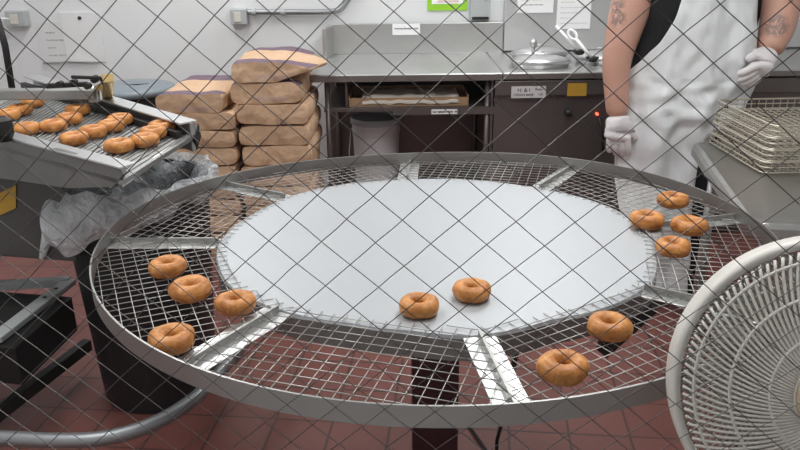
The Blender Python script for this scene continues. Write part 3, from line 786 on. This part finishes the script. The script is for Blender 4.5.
MB().tube([sp, Vector((sp.x, sp.y, zt_ - .03))], .010, 12).build('stem', STEELD, st, smooth=True)
MB().lathe([(.008, -.035), (.016, -.03), (.02, -.012), (.016, .008), (.006, .014)], (sp.x, sp.y, zt_ - .008), 16).build('head', STEEL, st, smooth=True)
MB().lathe([(.018, 0), (.018, .006), (.01, .010)], sp, 16).build('foot', STEELD, st)
def ladle(a, b_, r, label, loop):
    o = empty('ladle', Vector((b_.x, b_.y, ZT)), label, 'ladle', 'ladles leaning by the pans')
    MB().tube([a, b_], r, 10).build('handle', mat('white_handle', (.85, .85, .85), .35), o, smooth=True)
    if loop:
        d = (b_ - a).normalized(); s = d.cross(Vector((0, 1, 0))).normalized()
        MB().tube([a + s * .018 * sin(t) - d * (.03 - .03 * cos(t)) for t in [2 * pi * k / 20 for k in range(20)]], r * .8, 8, closed=True).build('handle_loop', WHITE, o, smooth=True)
    MB().lathe([(.001, -.028), (.02, -.024), (.032, -.010), (.036, 0), (.032, 0), (.02, -.016)], Vector((b_.x + .008, b_.y, max(b_.z, ZT + .030))), 20, cap=False).build('ladle_bowl', DARK, o, smooth=True)
yl = 4.15
b1 = Q(578, 50, yl); b2 = Q(591, 57, yl - .05)
ladle(Q(556, 26, yl + .1), b1, .008, 'white ladle with a straight handle leaning behind the looped one', False)
ladle(Q(576, 39, yl), b2, .009, 'white ladle with a looped handle end beside the worker', True)

# ------------------------------------------------------------------ things on the back wall
YW = YB - .0016
def sheet(name, px0, py0, px1, py1, m, label, cat, group=None, th=.003, y=YW):
    a, b_ = Q(px0, py1, y), Q(px1, py0, y)
    o = MB().box(((a.x + b_.x) / 2, y, (a.z + b_.z) / 2), (b_.x - a.x, th, b_.z - a.z)).build(name, m, None, loc=((a.x + b_.x) / 2, y, (a.z + b_.z) / 2))
    tag(o, label, cat, group); return o, a, b_
def kid(mb, name, m, par): return mb.build(name, m, par)
o, a, b_ = sheet('notice_sheet', 41, 22, 76, 64, mat('faded_paper', (.70, .70, .70), .7), 'faded paper notice on the back wall left of the pinned one', 'notice', 'faded notices on the wall')
for i in range(5): dashes('print', a.x + .06, a.x + .06 + .05 * (1 + i % 2), YW - .0025, b_.z - .06 - i * .045, .010, o, GREY, i)
o, a, b_ = sheet('notice_sheet', 68, 12, 99, 62, mat('faded_paper_light', (.76, .76, .76), .7), 'faded paper notice with a black pin at its top, above the conveyor', 'notice', 'faded notices on the wall', y=YB - .005, th=.010)
for i in range(6): dashes('print', a.x + .05, a.x + .13, YW - .0065, b_.z - .06 - i * .04, .009, o, GREY, 10 + i)
q = Q(79.5, 18, YW - .01); MB().lathe([(.011, 0), (.011, .008), (.005, .012)], (q.x, YW - .005, q.z), 12, axis=Matrix.Rotation(pi / 2, 3, 'X')).build('pin', BLACK, o)
# curled bottom edge of the notices
a, b_ = Q(43, 63, YW - .02), Q(98, 62, YW - .02)
MB().tube([a, a.lerp(b_, .5) + Vector((0, 0, .008)), b_], .006, 8).build('curled_edge', mat('curl_grey', (.5, .5, .5), .7), o, smooth=True)
DASH = dashes('sign_text', w0.x + .012, w1.x - .012, 4.6698, (w0.z + w1.z) / 2 + .004, .009, sg, INK, 5, 2)
for (px0, py0, px1, py1, lab, sd) in ((517, -22, 555, 13, 'white printed paper on the steel panel, left of the larger sheet', 31), (556, -30, 594, 29, 'large white printed paper sheet on the steel panel near the worker', 47)):
    o, a, b_ = sheet('paper_sheet', px0, py0, px1, py1, WHITE, lab, 'paper', 'white sheets on the steel panel', y=4.674)
    z = b_.z - .03; i = 0
    while z > a.z + .02:
        dashes('print', a.x + .02, b_.x - .02 - .04 * (i % 3), 4.6718, z, .006, o, mat('pale_print', (.62, .58, .60), .7) if sd == 47 else INK, sd + i, 5); z -= .030; i += 1
o, a, b_ = sheet('green_card', 427.5, -24, 467.5, 10.5, GREEN, 'bright green framed card on the wall above the counter', 'card', y=YW - .003, th=.010)
cx_, cz_ = (a.x + b_.x) / 2, (a.z + b_.z) / 2
ins = MB().box((cx_, YW - .009, cz_ + .012), (b_.x - a.x - .05, .004, b_.z - a.z - .05)).build('card_face', WHITE, o)
MB().box((cx_ + .005, YW - .0115, cz_ - .005), (b_.x - a.x - .11, .002, b_.z - a.z - .10)).build('picture_patch', PINK, ins)
o, a, b_ = sheet('wall_box', 470, -26, 491, 20, GREY, 'grey metal wall box beside the green card', 'box', y=YW - .02, th=.05)
MB().box(((a.x + b_.x) / 2, YW - .048, a.z + .012), (b_.x - a.x - .02, .008, .016)).build('bottom_lip', DARK, o)
MB().lathe([(.006, 0), (.006, .004)], (b_.x - .03, YW - .045, a.z + .12), 10, axis=Matrix.Rotation(pi / 2, 3, 'X')).build('screw', DARK, o)
# conduit boxes
def jbox(px0, py0, px1, py1, label):
    y = YW - .03; a, b_ = Q(px0, py1, y - .03), Q(px1, py0, y - .03)
    o = empty('junction_box', ((a.x + b_.x) / 2, YB, a.z), label, 'electrical box', 'electrical boxes on the wall')
    MB().box(((a.x + b_.x) / 2, y, (a.z + b_.z) / 2), (b_.x - a.x, .07, b_.z - a.z)).build('box', GREY, o, bevel=.006)
    MB().box(((a.x + b_.x) / 2 - .005, y - .038, (a.z + b_.z) / 2), ((b_.x - a.x) * .42, .006, (b_.z - a.z) * .62)).build('cover', mat('cover_ivory', (.62, .60, .54), .5), o, bevel=.002)
    return a, b_
a, b_ = jbox(231, 9, 246, 25, 'grey electrical outlet box above the flour bags')
y = YW - .03; c0_, c1_ = Q(246, 12, y), Q(333, 12, y)
cd = smoothpts([c0_, c0_.lerp(c1_, .5), c1_ - Vector((.03, 0, 0)), c1_ + Vector((.05, 0, .012)), Q(349, -2, y), Q(360, -18, y), Q(364, -60, y)])
cn = empty('conduit', (c0_.x, YB, c0_.z), 'grey conduit running right from the outlet box above the bags', 'conduit')
MB().tube(cd, .016, 12).build('pipe', PIPE, cn, smooth=True)
for px in (254, 283): q = Q(px, 12, y); MB().tube([q - Vector((.012, 0, 0)), q + Vector((.012, 0, 0))], .022, 12).build('strap', GREY, cn)
a, b_ = jbox(7, 11, 24, 27, 'grey electrical box at the top left corner of the wall')
q0_, q1_ = Q(-30, 19, y - .03), Q(11, 18.5, y - .03)
pw = MB().tube([q0_, q1_], .007, 10).build('white_pipe', mat('white_pipe', (.92, .92, .92), .3), None, smooth=True)
tag(pw, 'thin bright white pipe running into the left electrical box', 'pipe')

# ------------------------------------------------------------------ steel table on the right with wire baskets
ZS = .80
bl, fl = P(690, 140, ZS), P(747, 222, ZS)
dY = (bl - fl); Ly = dY.length; dY.normalize(); dX = Vector((dY.y, -dY.x, 0)); rzT = atan2(dX.y, dX.x)
Wt = 1.05
stt = empty('steel_table', fl + dX * .5 + dY * .4 - Vector((0, 0, ZS)), 'stainless steel side table with rounded edges right of the round table', 'table')
def tp(u, v, z): q = fl + dX * u + dY * v; return Vector((q.x, q.y, z))
def rounded(w, d, r, n=6):
    pts = []
    for (cx, cy, a0_) in ((w - r, d - r, 0), (r, d - r, pi / 2), (r, r, pi), (w - r, r, 3 * pi / 2)):
        pts += [tp(cx + r * cos(a0_ + pi / 2 * k / n), cy + r * sin(a0_ + pi / 2 * k / n), 0) for k in range(n + 1)]
    return [(p.x, p.y) for p in pts]
b = MB(); prof = [(.015, -.06), (.0, -.045), (.0, -.018), (.008, -.004), (.022, 0), (.045, -.004), (.075, -.006)]
loops = []
for (ins_, z) in prof:
    w_, d_2 = Wt - 2 * ins_, Ly - 2 * ins_; r = max(.012, .06 - ins_); pts = []
    for (cx, cy, a0_) in ((ins_ + w_ - r, ins_ + d_2 - r, 0), (ins_ + r, ins_ + d_2 - r, pi / 2), (ins_ + r, ins_ + r, pi), (ins_ + w_ - r, ins_ + r, 3 * pi / 2)):
        pts += [tp(cx + r * cos(a0_ + pi / 2 * k / 8), cy + r * sin(a0_ + pi / 2 * k / 8), ZS + z) for k in range(9)]
    loops.append(pts)
n = len(loops[0])
for l in loops: b.v += l
b.f = [(i * n + k, i * n + (k + 1) % n, (i + 1) * n + (k + 1) % n, (i + 1) * n + k) for i in range(len(loops) - 1) for k in range(n)] + [tuple((len(loops) - 1) * n + k for k in range(n)), tuple(range(n))]
b.build('table_top', mat('table_steel', (.47, .465, .45), .30, .9, 12, .08), stt, smooth=False, bevel=.002)
for u in (.09, Wt - .09):
    for v in (.10, Ly - .08):
        p = tp(u, v, 0); MB().tube([p, Vector((p.x, p.y, ZS - .058))], .02, 14).build('leg', STEELD, stt, smooth=True)
p = tp(Wt / 2, Ly / 2, .22); MB().box(p, (Wt - .16, Ly - .16, .02), rz=rzT).build('under_shelf', STEELD, stt)
# baskets
bc = P(762, 172, ZS + .01); bb = P(698, 134, ZS + .01)
dBY = (bb - bc).normalized(); Lb = .45; dBX = Vector((dBY.y, -dBY.x, 0)); Wb = .42; rzB = atan2(dBX.y, dBX.x)
hb = .041
for i in range(4):
    z0 = ZS + .002 + i * hb; o = empty('wire_basket', (bc + dBX * Wb / 2 + dBY * Lb / 2).xy.to_3d() + Vector((0, 0, z0)), 'shallow square wire basket, %s of the stack on the side table' % ('bottom', 'second from bottom', 'second from top', 'top')[i], 'basket', 'stacked wire baskets')
    j = random.uniform(-.006, .006) + i * .004
    def bp(u, v, z): q = bc + dBX * (u + j) + dBY * v; return Vector((q.x, q.y, z0 + z))
    rm = MB()
    for z, r in ((.040, .0035), (.022, .0022), (.004, .0022)):
        cr = .03; pts = []
        for (cx, cy, a0_) in ((Wb - cr, Lb - cr, 0), (cr, Lb - cr, pi / 2), (cr, cr, pi), (Wb - cr, cr, 3 * pi / 2)):
            pts += [bp(cx + cr * cos(a0_ + pi / 2 * k / 4), cy + cr * sin(a0_ + pi / 2 * k / 4), z) for k in range(5)]
        rm.tube(pts, r, 7, closed=True)
    rm.build('rim_wires', BASKW, o, smooth=True)
    gm = MB(); ng = 15
    for k in range(1, ng):
        u = Wb * k / ng; gm.tube([bp(u, 0, .040), bp(u, 0, .003), bp(u, Lb, .003), bp(u, Lb, .040)], .0018, 5)
        v = Lb * k / ng; gm.tube([bp(0, v, .040), bp(0, v, .003), bp(Wb, v, .003), bp(Wb, v, .040)], .0018, 5)
    gm.build('grid_wires', BASKW, o, smooth=False)

# ------------------------------------------------------------------ fan
fz = 1.06
def cpt(px, py, d): return Vector((0, 0, H)) + ray(px, py) * d
FC = cpt(829, 388, fz)
ax = Vector((.22, .92, -.30)).normalized()         # blows away from the window over the table
fu = ax.cross(Vector((0, 0, 1))).normalized(); fv = fu.cross(ax).normalized()
fv = fv if fv.z > 0 else -fv
FR = Matrix((fu, fv, ax)).transposed()
def fp(r, a, d): return FC + FR @ Vector((r * cos(a), r * sin(a), d))
RF = .214
fan = empty('pedestal_fan', (FC.x, FC.y, 0), 'off white round pedestal fan with ribbed grilles at the right of the window', 'fan')
MB().lathe([(RF - .014, -.030), (RF - .008, -.034), (RF - .002, -.030), (RF, -.022), (RF, .022), (RF - .003, .030), (RF - .010, .034), (RF - .014, .030), (RF - .008, .02), (RF - .008, -.02), (RF - .014, -.030)], FC, 96, axis=FR, cap=False).build('outer_ring', FANW, fan, smooth=True)
def grille(name, sgn, tw, nr, hubr, rings, rr, dep):
    b = MB()
    for k in range(nr):
        a = 2 * pi * k / nr; pts = []
        for i in range(13):
            t = i / 12; r = (RF - .016) * (1 - t) + hubr * t
            d = sgn * ((.030 if sgn < 0 else .002) + dep * (1 - (r / RF) ** 2.2)); pts.append(fp(r, a + tw * t, d))
        b.tube(pts, rr, 5)
    for r in rings: b.tube([fp(r, 2 * pi * k / 72, sgn * ((.030 if sgn < 0 else .002) + dep * (1 - (r / RF) ** 2.2))) for k in range(72)], rr * 1.15, 6, closed=True)
    return b.build(name, FANW, fan, smooth=True)
grille('rear_grille', -1, .34, 116, .060, (.184, .140, .092, .062), .0023, .042)
grille('front_grille', 1, -.50, 116, .045, (.184, .140, .092, .05), .0024, .012)
MB().lathe([(.001, -.10), (.045, -.098), (.058, -.085), (.062, -.06), (.064, .0), (.055, .01)], FC, 40, axis=FR).build('motor_housing', FANT, fan, smooth=True)
for k in range(5):
    a0_ = 2 * pi * k / 5 + .4
    MB().grid(lambda u, v: fp(.045 + .105 * v, a0_ + (u - .5) * (1.05 - .02 * v) + .35 * v, .022 * (u - .5) * 1.2 + .030), 12, 10).build('blade', BLADE, fan, smooth=True, solid=.002)
MB().lathe([(.001, .035), (.038, .033), (.042, .025), (.042, -.0)], FC, 32, axis=FR).build('blade_hub', FANW, fan, smooth=True)
bzm = FC + FR @ Vector((0, -.0, -.02)); pb = FC + Vector((0, 0, -.245))
MB().tube([Vector((FC.x, FC.y, .03)), Vector((FC.x, FC.y, FC.z - .30)), Vector((FC.x, FC.y, FC.z - .232))], [.016, .016, .022], 16).build('pole', FANW, fan, smooth=True)
MB().tube([fp(RF + .004, a, 0) for a in [pi * 1.32 + pi * .36 * k / 24 for k in range(25)]], .010, 10).build('yoke', FANW, fan, smooth=True)
MB().lathe([(.20, 0), (.20, .012), (.16, .03), (.03, .045), (.02, .07)], (FC.x, FC.y, 0), 48).build('base', FANW, fan)

# ------------------------------------------------------------------ worker
YP = 3.16
PX = Q(693, 60, YP).x
def skinned(name, nodes, edges, m, parent, sub=2, root=0):
    me = bpy.data.meshes.new(name); base = wloc(parent) if parent else Vector((0, 0, 0))
    me.from_pydata([Vector(p[:3]) - base for p in nodes], edges, [])
    o = bpy.data.objects.new(name, me); COL.objects.link(o)
    md = o.modifiers.new('skin', 'SKIN'); md.use_smooth_shade = True
    if not me.skin_vertices: me.skin_vertices.new()
    for i, p in enumerate(nodes):
        r = p[3] if len(p) > 3 else .03
        me.skin_vertices[0].data[i].radius = (r, p[4] if len(p) > 4 else r)
        me.skin_vertices[0].data[i].use_root = i == root
    s = o.modifiers.new('sub', 'SUBSURF'); s.levels = sub; s.render_levels = sub
    dg = bpy.context.evaluated_depsgraph_get(); me2 = bpy.data.meshes.new_from_object(o.evaluated_get(dg))
    for mm in list(o.modifiers): o.modifiers.remove(mm)
    o.data = me2; bpy.data.meshes.remove(me); me2.name = name
    me2.materials.clear(); me2.materials.append(m)
    for p in me2.polygons: p.use_smooth = True
    if parent: o.parent = parent
    return o
per = empty('person', (PX, YP, 0), 'worker in black t-shirt, white apron and white gloves standing behind the table', 'person')
# arms (image left = L, image right = Rr)
Ls = Vector((PX - .20, YP + .02, 1.50)); Le = Q(630, 6, YP - .0); Lw = Q(617.5, 118, YP - .05); Lg = Q(624, 32, YP - .02); Lh = Q(616.5, 90, YP - .04)
Lf = Q(616, 60, YP - .03)
Rs = Vector((PX + .215, YP + .02, 1.50)); Re = Q(783, -8, YP - .03); Rw = Q(768, 54, YP - .13); Rf = Q(778, 28, YP - .08)
tat1 = tuple(Q(612, 2, YP - .05) - Vector((PX, YP, 0))); tat1b = tuple(Q(617, 18, YP - .06) - Vector((PX, YP, 0))); tat2 = tuple(Q(776, 26, YP - .13) - Vector((PX, YP, 0)))
SKIN = mk_skin([(tat1, .05), (tat1b, .035), (tat2, .045)])
nd = [(PX, YP + .05, .95, .15, .12), (PX, YP + .05, 1.12, .15, .12), (PX, YP + .06, 1.32, .15, .11), (PX, YP + .07, 1.48, .10, .08), (PX, YP + .06, 1.58, .058), (PX, YP + .03, 1.66, .07, .085), (PX, YP + .03, 1.76, .08, .10), (PX, YP + .03, 1.83, .055, .07),
      (*Ls, .075), (*Le, .090), (*Lg, .076), (*Lf, .063), (*Lh, .054), (*Lw, .047),
      (*Rs, .075), (*Rs.lerp(Re, .6), .085), (*Re, .085), (*Rf, .076), (*Rf.lerp(Rw, .6), .060), (*Rw, .050),
      (PX - .10, YP + .05, .88, .10), (PX - .11, YP + .04, .50, .066), (PX - .11, YP + .07, .10, .045),
      (PX + .10, YP + .05, .88, .10), (PX + .11, YP + .04, .50, .066), (PX + .11, YP + .07, .10, .045),
      (PX, YP - .085, 1.715, .014)]
ed = [(0, 1), (1, 2), (2, 3), (3, 4), (4, 5), (5, 6), (6, 7), (3, 8), (8, 9), (9, 10), (10, 11), (11, 12), (12, 13), (3, 14), (14, 15), (15, 16), (16, 17), (17, 18), (18, 19), (0, 20), (20, 21), (21, 22), (0, 23), (23, 24), (24, 25), (6, 26)]
skinned('body', nd, ed, SKIN, per)
MB().lathe([(.082, -.02), (.098, .04), (.085, .10), (.04, .125), (.001, .13)], (PX, YP + .045, 1.75), 32, sy=1.15).build('hair', HAIR, per, smooth=True)
for sx in (-1, 1):
    MB().lathe([(.012, -.008), (.011, .0), (.004, .006)], (PX + sx * .03, YP - .062, 1.745), 12, axis=Matrix.Rotation(pi / 2, 3, 'X')).build('eye', BLACK, per, smooth=True)
# t-shirt
TA, TB = .262, .165
def tors(a, z, grow=0):
    k = 1.0
    if z > 1.42: k = 1 - .55 * ((z - 1.42) / .13) ** 1.5 if z < 1.55 else .45
    k *= 1 - .07 * math.exp(-((z - 1.18) / .12) ** 2)
    return Vector((PX + (TA * k + grow) * cos(a), YP + .03 + (TB * k + grow) * sin(a), z))
MB().grid(lambda u, v: tors(2 * pi * u, .90 + .64 * v, .004 * sin(9 * u * 6.28 + v * 7)), 64, 24, True).build('shirt', SHIRT, per, smooth=True)
for S, E_ in ((Ls, Le), (Rs, Re)):
    MB().tube([S + (S - E_) * .12, S, S.lerp(E_, .30), S.lerp(E_, .55), S.lerp(E_, .74)], [.065, .095, .098, .100, .104], 20).build('sleeve', SHIRT, per, smooth=True)
# trousers and shoes
skinned('trousers', [(PX, YP + .05, .98, .18, .15), (PX, YP + .05, .86, .16, .14), (PX - .10, YP + .05, .80, .115), (PX - .11, YP + .04, .48, .085), (PX - .11, YP + .07, .07, .075), (PX + .10, YP + .05, .80, .115), (PX + .11, YP + .04, .48, .085), (PX + .11, YP + .07, .07, .075)], [(0, 1), (1, 2), (2, 3), (3, 4), (1, 5), (5, 6), (6, 7)], TROUS, per)
for sx in (-1, 1):
    skinned('shoe', [(PX + sx * .11, YP + .10, .045, .045), (PX + sx * .112, YP + .02, .045, .045), (PX + sx * .118, YP - .08, .036, .040, .034), (PX + sx * .12, YP - .14, .028, .030, .026)], [(0, 1), (1, 2), (2, 3)], SHOE, per)
# apron: rows follow its two edges down from the bib
rowsA = [(-60, 690, 745), (-20, 684, 754), (0, 681, 757.5), (20, 673, 758), (42, 661, 758), (62, 647, 758), (85, 630, 759), (110, 625, 745), (150, 623, 697), (200, 625, 690), (250, 630, 688), (300, 632, 686)]
def apron(u, v):
    s = v * (len(rowsA) - 1); i = min(int(s), len(rowsA) - 2); f = s - i
    py, l, r = [rowsA[i][k] + (rowsA[i + 1][k] - rowsA[i][k]) * f for k in range(3)]
    p = Q(l + (r - l) * u, py, YP - .13); x = p.x
    e = max(-.985, min(.985, (x - PX) / (TA + .012)))
    low = max(0, min(1, (1.0 - p.z) / .4))
    y = YP + .03 - (TB + .018) * sqrt(1 - e * e)
    y += .03 * low
    fold = .013 * sin(x * 38 + p.z * 3) * (0.35 + low) + .024 * noise.noise(Vector((x * 9, p.z * 4, 4))) + .013 * noise.noise(Vector((x * 22, p.z * 14, 1)))
    if .80 < p.z < 1.02: fold += .026 * noise.noise(Vector((x * 13, p.z * 20, 9)))
    fold -= .020 * max(0, .35 - abs(noise.noise(Vector((x * 13 + p.z * 2.5, p.z * 1.6, 21))))) * (.5 + low)
    return Vector((x, y + fold - .012, p.z))
ap = MB().grid(apron, 70, 90).build('apron', APRON, per, smooth=True, solid=.003)
b = MB(); 
for px, sx in ((692, -1), (743, 1)):
    q = Q(px, -60, YP - .13); q = apron(0.02 if sx < 0 else .98, 0); b.tube(smoothpts([q, Vector((PX + sx * .09, YP - .10, 1.50)), Vector((PX + sx * .075, YP + .02, 1.575)), Vector((PX, YP + .13, 1.555))]), .011, 8)
b.build('neck_strap', APRON, per, smooth=True)
# gloved hands
def hand(W, fdir, thumb, palmn, L, parent, curl, spread=1.0, cuff=None):
    f = fdir.normalized(); t = (thumb - f * thumb.dot(f)).normalized(); n = f.cross(t); n = n if n.dot(palmn) > 0 else -n
    def at(a, b_, c): return W + f * (a * L) + t * (b_ * L) + n * (c * L)
    nodes = [(*at(-.10, 0, 0), .27 * L, .27 * L), (*at(.02, 0, 0), .265 * L, .25 * L), (*at(.20, 0, 0), .31 * L, .21 * L), (*at(.40, -.01, .0), .30 * L, .17 * L)]
    edges = [(0, 1), (1, 2), (2, 3)]
    fr_ = .082 * L
    for k, (off, ln) in enumerate(((.20, .40), (.07, .45), (-.065, .42), (-.195, .33))):
        b0_ = len(nodes); c = curl[k]; off *= spread
        nodes.append((*at(.46 - .015 * k, off, -.01), 0.095 * L))
        a1, a2, a3 = c * .5, c * 1.1, c * 1.6; p = Vector((.46 - .015 * k, 0, -.01))
        pts = []
        for aa, seg in ((a1, .45), (a2, .33), (a3, .24)):
            p = p + Vector((cos(aa), 0, sin(aa))) * (ln * seg); pts.append(p.copy())
        for q_, rr in zip(pts, (1.05, .95, .78)): nodes.append((*at(q_.x, off * (1 + .12 * (q_.x - .46)), q_.z), fr_ * rr))
        edges += [(3, b0_), (b0_, b0_ + 1), (b0_ + 1, b0_ + 2), (b0_ + 2, b0_ + 3)]
    b0_ = len(nodes)
    nodes += [(*at(.24, .26, .04), .105 * L), (*at(.37, .34, .09), .092 * L), (*at(.50, .35, .14), .075 * L)]
    edges += [(2, b0_), (b0_, b0_ + 1), (b0_ + 1, b0_ + 2)]
    g = skinned('glove', nodes, edges, GLOVE, parent)
    return g
LL = Q(619, 157, YP - .08); lf = LL - Lw
gl = hand(Lw + Vector((0, 0, -.005)), lf + Vector((.0, .0, 0)), Vector((1, -.35, 0)), Vector((.5, .75, 0)), .195, per, (.62, .6, .58, .55), .95)
RT = Q(746, 88, YP - .22); rf_ = RT - Rw
gr = hand(Rw + rf_.normalized() * .01, rf_, Vector((-.55, -.45, .75)), Vector((-.3, .6, -.6)), .188, per, (.75, .65, .6, .55), 1.0)
# ------------------------------------------------------------------ view
vs = scene.view_settings
scene.display_settings.display_device = 'sRGB'
vs.view_transform = 'Standard'; vs.look = 'None'; vs.gamma = 1; vs.use_curve_mapping = False; vs.exposure = 0.0
